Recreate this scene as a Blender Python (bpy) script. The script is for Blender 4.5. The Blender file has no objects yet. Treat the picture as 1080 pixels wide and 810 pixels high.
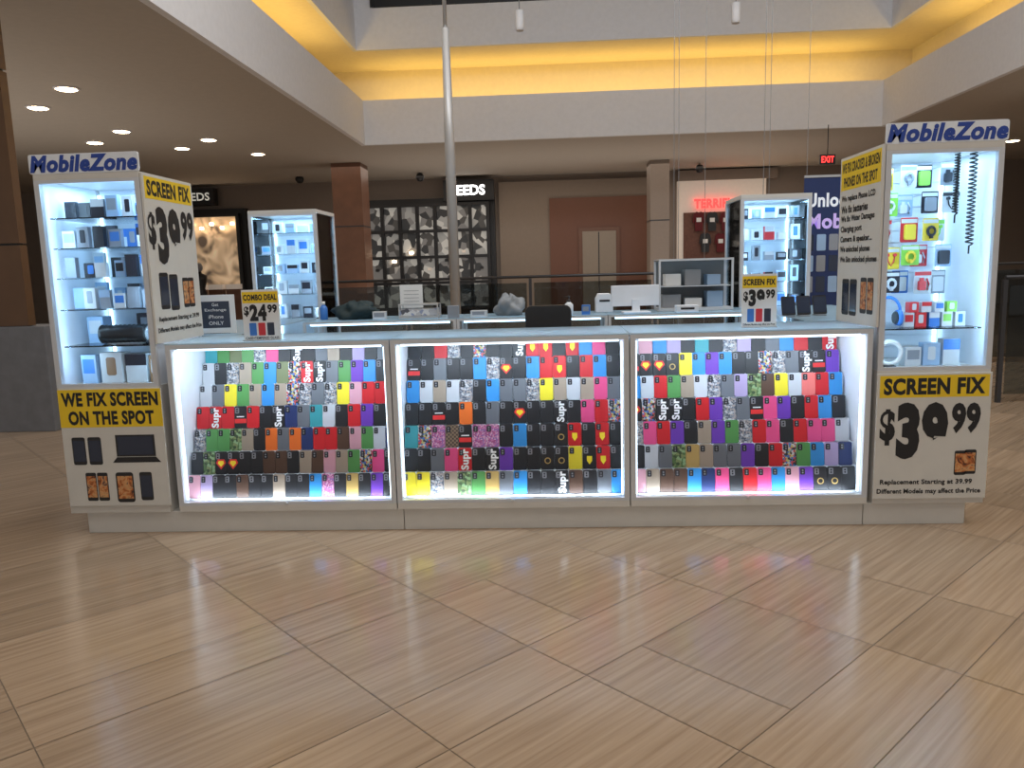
import bpy, bmesh, math, random
from mathutils import Matrix, Vector
random.seed(7)
scene=bpy.context.scene
C=scene.collection
R=math.radians
scene.view_settings.view_transform='Standard'
# ------------------------------------------------------------ camera
EYE=Vector((0,0,1.4)); F=816.0
RM=(Matrix.Rotation(R(3.0),3,'Z') @ Matrix.Rotation(R(90-8.4),3,'X') @ Matrix.Rotation(R(-1.6),3,'Z'))
cd=bpy.data.cameras.new('camera'); cam=bpy.data.objects.new('camera',cd); C.objects.link(cam)
cam.matrix_world=Matrix.Translation(EYE)@RM.to_4x4()
cd.sensor_width=36; cd.lens=36*F/1080; cd.clip_start=.05; cd.clip_end=200
scene.camera=cam
def ray(px,py): return RM@Vector(((px-540)/F,-(py-405)/F,-1))
def at(px,py,Y):
    d=ray(px,py); return EYE+d*(Y/d.y)
def atz(px,py,z):
    d=ray(px,py); return EYE+d*((z-1.4)/d.z)
# ------------------------------------------------------------ materials
def mat(name,col,rough=.5,metal=0.,emit=0.,ecol=None,var=.06,scale=12.,bump=0.,spec=.5):
    m=bpy.data.materials.new(name); m.use_nodes=True; nt=m.node_tree; b=nt.nodes['Principled BSDF']
    b.inputs['Roughness'].default_value=rough; b.inputs['Metallic'].default_value=metal
    b.inputs['Specular IOR Level'].default_value=spec
    tc=nt.nodes.new('ShaderNodeTexCoord'); n=nt.nodes.new('ShaderNodeTexNoise'); n.inputs['Scale'].default_value=scale
    nt.links.new(tc.outputs['Object'],n.inputs['Vector'])
    mx=nt.nodes.new('ShaderNodeMix'); mx.data_type='RGBA'
    mx.inputs[6].default_value=tuple(max(0,v*(1-var)) for v in col)+(1,)
    mx.inputs[7].default_value=tuple(min(1,v*(1+var)) for v in col)+(1,)
    nt.links.new(n.outputs['Fac'],mx.inputs[0]); nt.links.new(mx.outputs[2],b.inputs['Base Color'])
    if emit:
        b.inputs['Emission Color'].default_value=(*(ecol or col),1); b.inputs['Emission Strength'].default_value=emit
    if bump:
        bp=nt.nodes.new('ShaderNodeBump'); bp.inputs['Strength'].default_value=bump
        nt.links.new(n.outputs['Fac'],bp.inputs['Height']); nt.links.new(bp.outputs[0],b.inputs['Normal'])
    return m
def glassmat(name,tint=(.95,.98,1),refl=1.0,frost=0.):
    m=bpy.data.materials.new(name); m.use_nodes=True; nt=m.node_tree
    nt.nodes.remove(nt.nodes['Principled BSDF'])
    o=nt.nodes['Material Output']; t=nt.nodes.new('ShaderNodeBsdfTransparent'); g=nt.nodes.new('ShaderNodeBsdfGlossy')
    t.inputs[0].default_value=(*tint,1); g.inputs['Roughness'].default_value=.03
    fr=nt.nodes.new('ShaderNodeFresnel'); fr.inputs[0].default_value=1.4
    mu=nt.nodes.new('ShaderNodeMath'); mu.operation='MULTIPLY'; mu.inputs[1].default_value=refl
    mx=nt.nodes.new('ShaderNodeMixShader')
    nt.links.new(fr.outputs[0],mu.inputs[0]); nt.links.new(mu.outputs[0],mx.inputs[0])
    base=t
    if frost:
        a=nt.nodes.new('ShaderNodeBsdfTranslucent'); a.inputs[0].default_value=(.75,.9,1,1); d=nt.nodes.new('ShaderNodeBsdfDiffuse'); d.inputs[0].default_value=(.5,.68,.8,1)
        m1=nt.nodes.new('ShaderNodeMixShader'); m1.inputs[0].default_value=.4; nt.links.new(a.outputs[0],m1.inputs[1]); nt.links.new(d.outputs[0],m1.inputs[2])
        m2=nt.nodes.new('ShaderNodeMixShader'); m2.inputs[0].default_value=frost; nt.links.new(t.outputs[0],m2.inputs[1]); nt.links.new(m1.outputs[0],m2.inputs[2]); base=m2
    nt.links.new(base.outputs[0],mx.inputs[1]); nt.links.new(g.outputs[0],mx.inputs[2]); nt.links.new(mx.outputs[0],o.inputs[0])
    return m
def patmat(name,cols,kind='vor',scale=60,emit=0):
    m=bpy.data.materials.new(name); m.use_nodes=True; nt=m.node_tree; b=nt.nodes['Principled BSDF']; b.inputs['Roughness'].default_value=.45
    tc=nt.nodes.new('ShaderNodeTexCoord')
    if kind=='chk':
        n=nt.nodes.new('ShaderNodeTexChecker'); n.inputs['Scale'].default_value=scale
        n.inputs[1].default_value=(*cols[0],1); n.inputs[2].default_value=(*cols[1],1)
        nt.links.new(tc.outputs['Object'],n.inputs['Vector']); nt.links.new(n.outputs['Color'],b.inputs['Base Color']); return m
    r=nt.nodes.new('ShaderNodeValToRGB'); r.color_ramp.interpolation='CONSTANT' if kind=='vor' else 'LINEAR'
    if kind=='vor':
        n=nt.nodes.new('ShaderNodeTexVoronoi'); n.inputs['Scale'].default_value=scale
        s=nt.nodes.new('ShaderNodeSeparateColor'); nt.links.new(n.outputs['Color'],s.inputs[0]); src=s.outputs[0]
    else:
        n=nt.nodes.new('ShaderNodeTexNoise'); n.inputs['Scale'].default_value=scale; n.inputs['Detail'].default_value=1; n.inputs['Distortion'].default_value=1.5; src=n.outputs['Fac']
    e=r.color_ramp.elements; e[0].color=(*cols[0],1); e[1].color=(*cols[-1],1); e[1].position=1-1/len(cols)
    if kind!='vor': e[0].position=.3; e[1].position=.7
    for i,c in enumerate(cols[1:-1],1):
        q=e.new(i/len(cols) if kind=='vor' else .3+.4*i/(len(cols)-1)); q.color=(*c,1)
    nt.links.new(tc.outputs['Object'],n.inputs['Vector']); nt.links.new(src,r.inputs[0]); nt.links.new(r.outputs[0],b.inputs['Base Color'])
    if emit: nt.links.new(r.outputs[0],b.inputs['Emission Color']); b.inputs['Emission Strength'].default_value=emit
    return m
WHITE=mat('white laminate',(.66,.64,.60),.4); WHITE2=mat('white panel',(.80,.84,.90),.45)
CREAM=mat('cream sign face',(.68,.665,.62),.55); PAPER=mat('paper',(.80,.80,.79),.6)
FRAME=mat('white frame',(.64,.66,.69),.35,.15)
ALU=mat('aluminium',(.62,.63,.64),.28,.8); DARKM=mat('dark metal',(.06,.06,.065),.4,.6)
YEL=mat('sign yellow',(.90,.62,.02),.5); BLK=mat('sign black',(.012,.012,.014),.5); NAVY=mat('logo blue',(.02,.06,.34),.45)
GLASS=glassmat('showcase glass'); GLASSD=glassmat('railing glass',(.55,.58,.58)); TOPG=glassmat('counter top glass',refl=.4,frost=.75)
LED=mat('cool led',(.8,.9,1),.5,emit=3,ecol=(.68,.85,1)); LEDT=mat('tower led',(.7,.85,1),.5,emit=4,ecol=(.5,.78,1)); LEDW=mat('downlight lamp',(1,.85,.6),.5,emit=14,ecol=(1,.76,.5))
BLACK=mat('black plastic',(.015,.015,.017),.4); GREY=mat('grey plastic',(.3,.31,.33),.4); RED=mat('red plastic',(.7,.03,.04),.4)
SCREEN=mat('dark screen',(.03,.04,.07),.12); PICT=patmat('printed photo',[(.04,.02,.02),(.55,.16,.04),(.7,.38,.16),(.12,.05,.05)],'noise',scale=22)
WOOD=mat('reddish wood',(.17,.075,.04),.35,var=.25,scale=4); WOODL=mat('amber wood',(.12,.06,.027),.35,var=.25,scale=4)
STONE=mat('grey stone',(.16,.165,.18),.35,var=.25,scale=9)
CEIL=mat('tan ceiling',(.50,.45,.39),.8); FASC=mat('white plaster',(.80,.80,.82),.8); COVE=mat('lit cove plaster',(.85,.76,.55),.8)  # cove base colour is yellowed to carry part of the golden light
WALLB=mat('brown wall',(.26,.21,.175),.6)
# ------------------------------------------------------------ mesh builder
class MB:
    def __init__(s): s.bm=bmesh.new(); s.mi=0; s.sm=False
    def face(s,vs):
        f=s.bm.faces.new(vs); f.material_index=s.mi; f.smooth=s.sm; return f
    def poly(s,pts): return s.face([s.bm.verts.new(p) for p in pts])
    def box(s,x0,x1,y0,y1,z0,z1):
        v=[s.bm.verts.new((x,y,z)) for z in (z0,z1) for y in (y0,y1) for x in (x0,x1)]
        for q in ((0,2,3,1),(4,5,7,6),(0,1,5,4),(2,6,7,3),(0,4,6,2),(1,3,7,5)): s.face([v[i] for i in q])
        return s
    def prism(s,pts,y0,y1):
        a=[s.bm.verts.new((x,y0,z)) for x,z in pts]; b=[s.bm.verts.new((x,y1,z)) for x,z in pts]
        s.face(a); s.face(b[::-1]); n=len(pts)
        for i in range(n): s.face([a[i],b[i],b[(i+1)%n],a[(i+1)%n]])
        return s
    def rrect(s,cx,z0,w,h,r,y0,y1,seg=3):
        pts=[]
        for (ox,oz,a0) in ((w/2-r,h-r,0),(-w/2+r,h-r,90),(-w/2+r,r,180),(w/2-r,r,270)):
            for k in range(seg+1):
                a=R(a0+90*k/seg); pts.append((cx+ox+r*math.cos(a),z0+oz+r*math.sin(a)))
        return s.prism(pts[::-1],y0,y1)
    def tube(s,path,rad,seg=10,closed=False):
        path=[Vector(p) for p in path]; n=len(path); rings=[]; sm=s.sm; s.sm=True
        rr=rad if isinstance(rad,(list,tuple)) else [rad]*n
        for i,p in enumerate(path):
            if closed: t=path[(i+1)%n]-path[i-1]
            else: t=path[min(i+1,n-1)]-path[max(i-1,0)]
            t.normalize(); u=t.cross(Vector((0,0,1)))
            if u.length<.05: u=Vector((1,0,0))
            u.normalize(); w=t.cross(u)
            rings.append([s.bm.verts.new(p+(u*math.cos(2*math.pi*k/seg)+w*math.sin(2*math.pi*k/seg))*rr[i]) for k in range(seg)])
        for i in range(n if closed else n-1):
            a=rings[i]; b=rings[(i+1)%n]
            for k in range(seg): s.face([a[k],a[(k+1)%seg],b[(k+1)%seg],b[k]])
        s.sm=False
        if not closed: s.face(rings[0][::-1]); s.face(rings[-1])
        s.sm=sm; return s
    def lathe(s,cx,cy,prof,seg=20):
        rings=[]; sm=s.sm; s.sm=True
        for r,z in prof: rings.append([s.bm.verts.new((cx+max(r,1e-4)*math.cos(2*math.pi*k/seg),cy+max(r,1e-4)*math.sin(2*math.pi*k/seg),z)) for k in range(seg)])
        for a,b in zip(rings,rings[1:]):
            for k in range(seg): s.face([a[k],a[(k+1)%seg],b[(k+1)%seg],b[k]])
        s.sm=sm; s.face(rings[0][::-1]); s.face(rings[-1]); return s
    def blob(s,cx,cy,z0,sx,sy,sz,amp=.2,seed=1):
        rnd=random.Random(seed); ph=[rnd.uniform(0,6) for _ in range(6)]
        def f(a,b): return 1+amp*(math.sin(3*a+ph[0])*math.sin(4*b+ph[1])+.6*math.sin(7*a+ph[2])*math.sin(5*b+ph[3])+.35*math.sin(13*a+ph[4])*math.sin(9*b+ph[5]))
        n,m=36,16; rings=[]; s.sm=True
        for j in range(m+1):
            b=-math.pi/2+math.pi*j/m; ring=[]
            for k in range(n):
                a=2*math.pi*k/n; r=f(a,b) if 0<j<m else 1
                z=max(math.sin(b)*r,-.55)
                ring.append(s.bm.verts.new((cx+sx*max(math.cos(b),.01)*r*math.cos(a),cy+sy*max(math.cos(b),.01)*r*math.sin(a),z0+(z+.55)/1.55*sz)))
            rings.append(ring)
        for a,b in zip(rings,rings[1:]):
            for k in range(n): s.face([a[k],a[(k+1)%n],b[(k+1)%n],b[k]])
        s.face(rings[0][::-1]); s.face(rings[-1]); s.sm=False; return s
    def build(s,name,mats,parent=None,loc=None,world=False,bevel=0):
        if bevel: bmesh.ops.bevel(s.bm,geom=list(s.bm.edges),offset=bevel,segments=2,affect='EDGES',profile=.7)
        me=bpy.data.meshes.new(name)
        if loc is not None: bmesh.ops.translate(s.bm,vec=-Vector(loc),verts=s.bm.verts)
        if world and parent:
            L=Vector((0,0,0)); q=parent
            while q: L+=q.location; q=q.parent
            bmesh.ops.translate(s.bm,vec=-L,verts=s.bm.verts)
        bmesh.ops.recalc_face_normals(s.bm,faces=s.bm.faces)
        s.bm.to_mesh(me); s.bm.free()
        for m in (mats if isinstance(mats,(list,tuple)) else [mats]): me.materials.append(m)
        o=bpy.data.objects.new(name,me); C.objects.link(o)
        if loc is not None: o.location=loc
        if parent: o.parent=parent
        return o
def tag(o,label,cat,group=None,kind=None):
    o['label']=label; o['category']=cat
    if group: o['group']=group
    if kind: o['kind']=kind
    return o
def thing(name,label,cat,loc=(0,0,0),rz=0,group=None):
    o=bpy.data.objects.new(name,None); C.objects.link(o); o.location=loc; o.rotation_euler=(0,0,rz); o.empty_display_size=.1
    return tag(o,label,cat,group)
def struct(name,mb,m,label=None):
    o=mb.build(name,m); o['kind']='structure'
    if label: o['label']=label
    return o
def bx(name,m,parent,x0,x1,y0,y1,z0,z1,world=True,bevel=0):
    return MB().box(x0,x1,y0,y1,z0,z1).build(name,m,parent,world=world,bevel=bevel)
ORD=['first','second','third','fourth','fifth','sixth','seventh','eighth','ninth','tenth','eleventh','twelfth','thirteenth','fourteenth','fifteenth','sixteenth','seventeenth']
# ------------------------------------------------------------ text
_tc={}
def tmesh(sx,bold,shear=0):
    k=(sx,bold,shear)
    if k in _tc: return _tc[k]
    cu=bpy.data.curves.new('t','FONT'); cu.body=sx; cu.size=1; cu.offset=bold; cu.shear=shear; cu.space_character=1+bold*1.5; cu.resolution_u=3
    o=bpy.data.objects.new('t',cu); C.objects.link(o); bpy.context.view_layer.update()
    me=bpy.data.meshes.new_from_object(o.evaluated_get(bpy.context.evaluated_depsgraph_get()))
    vs=[(v.co.x,v.co.y) for v in me.vertices]; fs=[tuple(p.vertices) for p in me.polygons]
    bpy.data.objects.remove(o); bpy.data.meshes.remove(me)
    x0=min(v[0] for v in vs); x1=max(v[0] for v in vs); y0=min(v[1] for v in vs); y1=max(v[1] for v in vs)
    vs=[((v[0]-x0)/(x1-x0)-.5,(v[1]-y0)/(y1-y0)-.5) for v in vs]
    _tc[k]=(vs,fs); return _tc[k]
def text(parent,s,cx,cz,w,h,m,y=-.001,bold=.02,vert=False,shear=0,name='lettering'):
    vs,fs=tmesh(s,bold,shear)
    if vert: pts=[(cx-v[1]*w,y,cz+v[0]*h) for v in vs]
    else: pts=[(cx+v[0]*w,y,cz+v[1]*h) for v in vs]
    me=bpy.data.meshes.new(name); me.from_pydata(pts,[],fs); me.materials.append(m); me.update()
    o=bpy.data.objects.new(name,me); C.objects.link(o); o.parent=parent; return o
def price(S,n,cx,cz,w,h,y=-.012,m=None):
    m=m or BLK
    text(S,'$',cx-w*.42,cz+h*.08,w*.15,h*.62,m,y,.04)
    text(S,n,cx-w*.08,cz,w*.50,h,m,y,.06)
    text(S,'99',cx+w*.34,cz+h*.22,w*.28,h*.52,m,y,.05)
# ------------------------------------------------------------ FLOOR
def floor():
    m=bpy.data.materials.new('polished travertine'); m.use_nodes=True; nt=m.node_tree; b=nt.nodes['Principled BSDF']
    tc=nt.nodes.new('ShaderNodeTexCoord'); mp=nt.nodes.new('ShaderNodeMapping'); mp.vector_type='POINT'
    mp.inputs['Rotation'].default_value=(0,0,R(-45)); 
    mp2=nt.nodes.new('ShaderNodeMapping'); mp2.inputs['Scale'].default_value=(.8,24,1)
    n=nt.nodes.new('ShaderNodeTexNoise'); n.inputs['Scale'].default_value=2.0; n.inputs['Detail'].default_value=8; n.inputs['Distortion'].default_value=.15
    at_=nt.nodes.new('ShaderNodeAttribute'); at_.attribute_name='tile'
    nt.links.new(tc.outputs['Object'],mp.inputs[0]); nt.links.new(mp.outputs[0],mp2.inputs[0])
    ad=nt.nodes.new('ShaderNodeVectorMath'); ad.operation='ADD'
    cb=nt.nodes.new('ShaderNodeCombineXYZ'); mm=nt.nodes.new('ShaderNodeMath'); mm.operation='MULTIPLY'; mm.inputs[1].default_value=31
    nt.links.new(at_.outputs['Fac'],mm.inputs[0]); nt.links.new(mm.outputs[0],cb.inputs[2]); nt.links.new(mp2.outputs[0],ad.inputs[0]); nt.links.new(cb.outputs[0],ad.inputs[1])
    nt.links.new(ad.outputs[0],n.inputs['Vector'])
    r=nt.nodes.new('ShaderNodeValToRGB'); e=r.color_ramp.elements
    e[0].position=.27; e[0].color=(.31,.215,.14,1); e[1].position=.73; e[1].color=(.455,.335,.228,1)
    nt.links.new(n.outputs['Fac'],r.inputs[0])
    mr=nt.nodes.new('ShaderNodeMapRange'); mr.inputs[3].default_value=.88; mr.inputs[4].default_value=1.08
    nt.links.new(at_.outputs['Fac'],mr.inputs[0])
    vm=nt.nodes.new('ShaderNodeVectorMath'); vm.operation='SCALE'
    nt.links.new(r.outputs[0],vm.inputs[0]); nt.links.new(mr.outputs[0],vm.inputs['Scale']); nt.links.new(vm.outputs[0],b.inputs['Base Color'])
    r2=nt.nodes.new('ShaderNodeMapRange'); r2.inputs[3].default_value=.13; r2.inputs[4].default_value=.24
    nt.links.new(n.outputs['Fac'],r2.inputs[0]); nt.links.new(r2.outputs[0],b.inputs['Roughness']); b.inputs['Specular IOR Level'].default_value=.6
    g=mat('grout',(.20,.145,.10),.7)
    verts=[];faces=[];vals=[]; mi=[]
    q=.70710678; gap=.0018
    def add(u0,u1,v0,v1):
        i=len(verts)
        for u,v in ((u0+gap,v0+gap),(u1-gap,v0+gap),(u1-gap,v1-gap),(u0+gap,v1-gap)): verts.append(((u-v)*q,(u+v)*q,0))
        faces.append((i,i+1,i+2,i+3)); vals.append(random.random()); mi.append(0)
    v=3.511-.9*26
    rnd=random.Random(3)
    while v<30:
        for hgt in (.3,.6):
            u=1.251-1.5*20; k=0
            while u<34:
                L=(.6,.9)[k%2]; k+=1
                cx=(u+L/2-v-hgt/2)*q; cy=(u+L/2+v+hgt/2)*q
                if -15<cx<17 and -3<cy<25:
                    if L>.8 and hgt>.5 and rnd.random()<.3: add(u,u+.3,v,v+hgt); add(u+.3,u+L,v,v+hgt)
                    else: add(u,u+L,v,v+hgt)
                u+=L
            v+=hgt
    i=len(verts); verts+= [(-24,-4,-.002),(26,-4,-.002),(26,26,-.002),(-24,26,-.002)]; faces.append((i,i+1,i+2,i+3)); vals.append(0); mi.append(1)
    me=bpy.data.meshes.new('floor'); me.from_pydata(verts,[],faces); me.materials.append(m); me.materials.append(g)
    for p,k in zip(me.polygons,mi): p.material_index=k
    a=me.attributes.new('tile','FLOAT','FACE'); a.data.foreach_set('value',vals)
    o=bpy.data.objects.new('floor',me); C.objects.link(o); o['kind']='structure'; o['label']='polished beige stone floor laid diagonally'
floor()
# ------------------------------------------------------------ CEILING / SHELL
CZ=4.2
pl=atz(385,150,CZ); pr=atz(930,135,CZ); YF=(pl.y+pr.y)/2; XL=at(385,150,YF).x; XR=at(930,135,YF).x
ZF=at(660,95,YF).z; YU=YF-.8; UL=at(375,45,YU).x; UR=at(940,35,YU).x; ZU=at(660,40,YU).z; ZU2=ZU+1.65
mb=MB(); mb.box(-22,XL-.1,-4,24,CZ,CZ+.1); mb.box(XR+.1,24,-4,24,CZ,CZ+.1); mb.box(XL-.1,XR+.1,YF+.1,24,CZ,CZ+.1); struct('ceiling',mb,CEIL)
mb=MB(); mb.box(XL-.1,XL,-4,YF+.1,CZ-.01,ZF); mb.box(XR,XR+.1,-4,YF+.1,CZ-.01,ZF); mb.box(XL,XR,YF,YF+.1,CZ-.01,ZF); struct('trim_1',mb,FASC)
mb=MB(); o_=1.0
mb.box(XL-o_,XL-.1,-4,YF+o_,ZF-.2,ZF-.15); mb.box(XR+.1,XR+o_,-4,YF+o_,ZF-.2,ZF-.15); mb.box(XL-.1,XR+.1,YF+.1,YF+o_,ZF-.2,ZF-.15)
mb.box(XL-o_-.1,XL-o_,-4,YF+o_+.1,4.3,ZU+.1); mb.box(XR+o_,XR+o_+.1,-4,YF+o_+.1,4.3,ZU+.1); mb.box(XL-o_,XR+o_,YF+o_,YF+o_+.1,4.3,ZU+.1)
mb.box(XL-o_,UL-.08,-4,YF+o_,ZU,ZU+.05); mb.box(UR+.08,XR+o_,-4,YF+o_,ZU,ZU+.05); mb.box(UL-.08,UR+.08,YU+.08,YF+o_,ZU,ZU+.05)
struct('trim_2',mb,COVE)
mb=MB(); mb.box(UL-.08,UL,-4,YU+.08,ZU-.02,ZU2); mb.box(UR,UR+.08,-4,YU+.08,ZU-.02,ZU2); mb.box(UL,UR,YU,YU+.08,ZU-.02,ZU2)
mb.box(UL-.4,UL,-4,YU+.4,ZU2,ZU2+.06); mb.box(UR,UR+.4,-4,YU+.4,ZU2,ZU2+.06); mb.box(UL,UR,YU,YU+.4,ZU2,ZU2+.06)
mb.box(UL-.46,UL-.4,-4,YU+.4,ZU2+.06,8.2); mb.box(UR+.4,UR+.46,-4,YU+.4,ZU2+.06,8.2); mb.box(UL-.4,UR+.4,YU+.34,YU+.4,ZU2+.06,8.2)
struct('trim_3',mb,FASC)
mb=MB(); mb.box(-6,9,-4,YU+1,8.2,8.25)
for k in range(7): mb.box(-4.8+k*2.05,-4.7+k*2.05,-4,YU+.3,8.0,8.2)
struct('window_1',mb,DARKM,'dark skylight above the atrium')
p0=at(392,7,YU-.03); p1=at(640,2,YU-.03)
mb=MB(); mb.box(p0.x,p1.x,YU-.03,YU-.001,p0.z-.02,ZU2)
for k in range(5): mb.box(p0.x+k*(p1.x-p0.x)/4-.03,p0.x+k*(p1.x-p0.x)/4+.03,YU-.06,YU-.031,p0.z-.02,ZU2)
struct('window_2',mb,BLACK,'dark strip window above the cove')
struct('wall_back',MB().box(-22,24,24,24.2,-.1,4.3),WALLB); struct('wall_left',MB().box(-22.2,-22,-4,24,-.1,4.3),WALLB); struct('wall_right',MB().box(24,24.2,-4,24,-.1,4.3),WALLB)
for i,(px,py,lb) in enumerate([(70,93,'largest downlight, nearest in the ceiling left of the skylight'),(40,113,'downlight near the left column, second nearest on the tan ceiling'),(128,138,'downlight above the left tower sign, middle of tan ceiling'),(100,150,'downlight close above the left tower sign board'),(220,147,'right downlight of the upper pair on tan ceiling'),(192,156,'left downlight of the far pair on tan ceiling'),(272,162,'farthest downlight, nearest the skylight edge on left'),(1042,139,'downlight above the right tower sign on right ceiling'),(1068,148,'downlight at the right picture edge on right ceiling')]):
    p=atz(px,py,CZ)
    t=thing('ceiling_light','round warm '+lb,'ceiling light',(p.x,p.y,CZ),0,'ceiling downlights')
    MB().lathe(0,0,[(.18,0),(.18,-.012),(.15,-.02),(.15,-.001)]).build('trim_ring',FASC,t)
    MB().lathe(0,0,[(.145,-.021),(.12,-.03),(.02,-.035)]).build('lamp_disc',LEDW,t)
# ------------------------------------------------------------ KIOSK
XS=[-2.08,-.858,.408,1.655]; YA,YB=4.05,4.62; ZT=1.055
t=thing('kiosk_plinth','long white plinth running under the whole kiosk front','plinth',(-.2,4.3,0))
for a,b in ((-2.62,-.83),(-.826,1.64),(1.644,2.17)): bx('plinth_panel',WHITE,t,a,b,4.07,4.6,0,.12,bevel=.003)
def pcase_mats():
    P={}
    def c(k,d,col,r=.48): P[k]=(d,mat('case '+d,col,r),None)
    c('k','plain black',(.014,.014,.017)); c('g','slate grey',(.13,.14,.16)); c('s','silver white',(.5,.52,.56)); c('r','bright red',(.55,.012,.018))
    c('b','sky blue',(.03,.24,.58)); c('n','dark navy',(.015,.03,.12)); c('t','teal',(.04,.3,.34)); c('G','leaf green',(.08,.26,.07)); c('o','orange',(.75,.15,.02))
    c('y','bright yellow',(.75,.62,.03)); c('p','hot pink',(.7,.07,.22)); c('u','violet purple',(.14,.04,.38)); c('l','pale lavender',(.38,.3,.5)); c('e','sandy beige',(.33,.26,.2))
    c('w','dark brown',(.08,.04,.025)); c('c','coral pink',(.75,.17,.15)); c('q','rose pink',(.6,.3,.36)); c('d','gold',(.45,.3,.1),.3); c('v','olive green',(.14,.16,.07))
    BK=P['k'][1]; RD=P['r'][1]
    P['S']=('black white-lettered',BK,'supr'); P['R']=('red white-lettered',RD,'supr'); P['F']=('red yellow-shield',RD,'shield'); P['Y']=('black yellow-shield',BK,'shield')
    P['D']=('black diamond-emblem',BK,'diamond'); P['E']=('black red-banded',BK,'band'); P['O']=('black gold-ringed',BK,'ring')
    P['M']=('multicoloured patterned',patmat('pat1',[(.5,.07,.07),(.05,.15,.4),(.5,.45,.15),(.5,.5,.5),(.03,.03,.03)],scale=90),None)
    P['N']=('grey floral',patmat('pat2',[(.2,.22,.26),(.5,.5,.52),(.08,.09,.12),(.35,.3,.28)],scale=110),None)
    P['P']=('pink glittery',patmat('pat3',[(.5,.15,.3),(.35,.07,.2),(.6,.35,.45),(.25,.12,.32)],scale=130),None)
    P['Q']=('green camouflage',patmat('pat4',[(.08,.15,.05),(.2,.24,.1),(.04,.07,.03),(.25,.38,.2)],scale=70),None)
    P['C']=('brown checkered',patmat('pat5',[(.06,.04,.03),(.24,.17,.11)],'chk',90),None)
    return P
PC=pcase_mats(); PW,PH=.0740,.128
PRW=mat('print white',(.85,.85,.85)); PRY=mat('print yellow',(.9,.7,.03)); PRR=mat('print red',(.7,.03,.03)); LENS=mat('camera opening',(.03,.03,.035),.15); LENSL=mat('camera rim',(.2,.2,.22),.2)
proto={}
def new_case(code):
    d,m,pr=PC[code]
    o=MB().rrect(0,0,PW,PH,.010,-.01,0).build('phone_case',m,bevel=.0015)
    mb=MB(); mb.rrect(-.019,PH-.042,.024,.034,.005,-.0125,-.0095); mb.mi=1
    for z in (PH-.03,PH-.017): mb.rrect(-.019,z-.006,.009,.009,.004,-.0135,-.0124)
    kb=m.name=='case plain black'
    mb.build('camera_cutout',[LENSL if kb else LENS,LENS if kb else LENSL],o)
    y=-.0112
    if pr=='supr': text(o,'Supr',.006,PH*.5,.055,PH*.92,PRW,-.0137,.04,vert=True)
    elif pr=='shield':
        mb=MB(); mb.prism([(-.014,.072),(-.014,.046),(0,.026),(.014,.046),(.014,.072)][::-1],y,-.0095); mb.build('shield_print',PRY,o)
    elif pr=='diamond':
        mb=MB(); mb.prism([(-.031,.064),(-.02,.085),(.02,.085),(.031,.064),(0,.028)],y,-.0095); mb.mi=1; mb.prism([(-.02,.063),(-.014,.076),(.014,.076),(.02,.063),(0,.042)],y-.0006,y+.0003); mb.build('emblem_print',[PRR,PRY],o)
    elif pr=='band':
        mb=MB(); mb.box(-.034,.034,y,-.0095,.03,.055); mb.mi=1; mb.box(-.022,.022,y,-.0095,.064,.07); mb.build('band_print',[PRR,PRW],o)
    elif pr=='ring':
        mb=MB(); mb.prism([(.018*math.cos(a*.524),.05+.018*math.sin(a*.524)) for a in range(12)],y,-.0095); mb.mi=1; mb.prism([(.012*math.cos(a*.524),.05+.012*math.sin(a*.524)) for a in range(12)],y-.0006,y+.0003); mb.build('ring_print',[PC['d'][1],BLK],o)
    return o
def put_case(code,x,y,z,sc,label,group):
    if code not in proto: o=proto[code]=new_case(code)
    else:
        s=proto[code]; o=s.copy(); C.objects.link(o)
        for ch in s.children:
            c=ch.copy(); C.objects.link(c); c.parent=o
    o.location=(x,y,z); o.rotation_euler=(R(-9+random.uniform(-1,1)),random.uniform(-.012,.012),random.uniform(-.02,.02)); o.scale=(sc,1,1)
    tag(o,label,'phone case',group)
ROWS={'left':['tGvGNpkSkgeklkgb','skNeGbvMRSgGubkb','sgyGebeMNgNyqrrk','rRrErkSngtskrukb','NGGQekogonrrwqGsn','kQDDkkwwkewqeGMpk','qlkkwkkekkbPkdkuk'],
 'centre':['kkrNkMkkSFFkFbpk','EkgkkbNDkbrFkrbk','bsesNkbggNyesepg','kkEkokgkDkkSkprM','tMPCEPPkbkkOFkFk','kkgpRkSukkOOyYFk','yyNeQGdgbkkSwkgb']
 ,'right':['sqblktkNlkgbrkR','EDDOybubkkMNgSEu','bsrGesNglQwyscrb','DMSSkruNgEpukrbk','NprukeuGNrpkrpps','ksgQdeggukrMGbln','qewwbnpkrpbquOOk']}
RN=['top','second','third','fourth','fifth','sixth','bottom']
CN=['left','centre','right']
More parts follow.
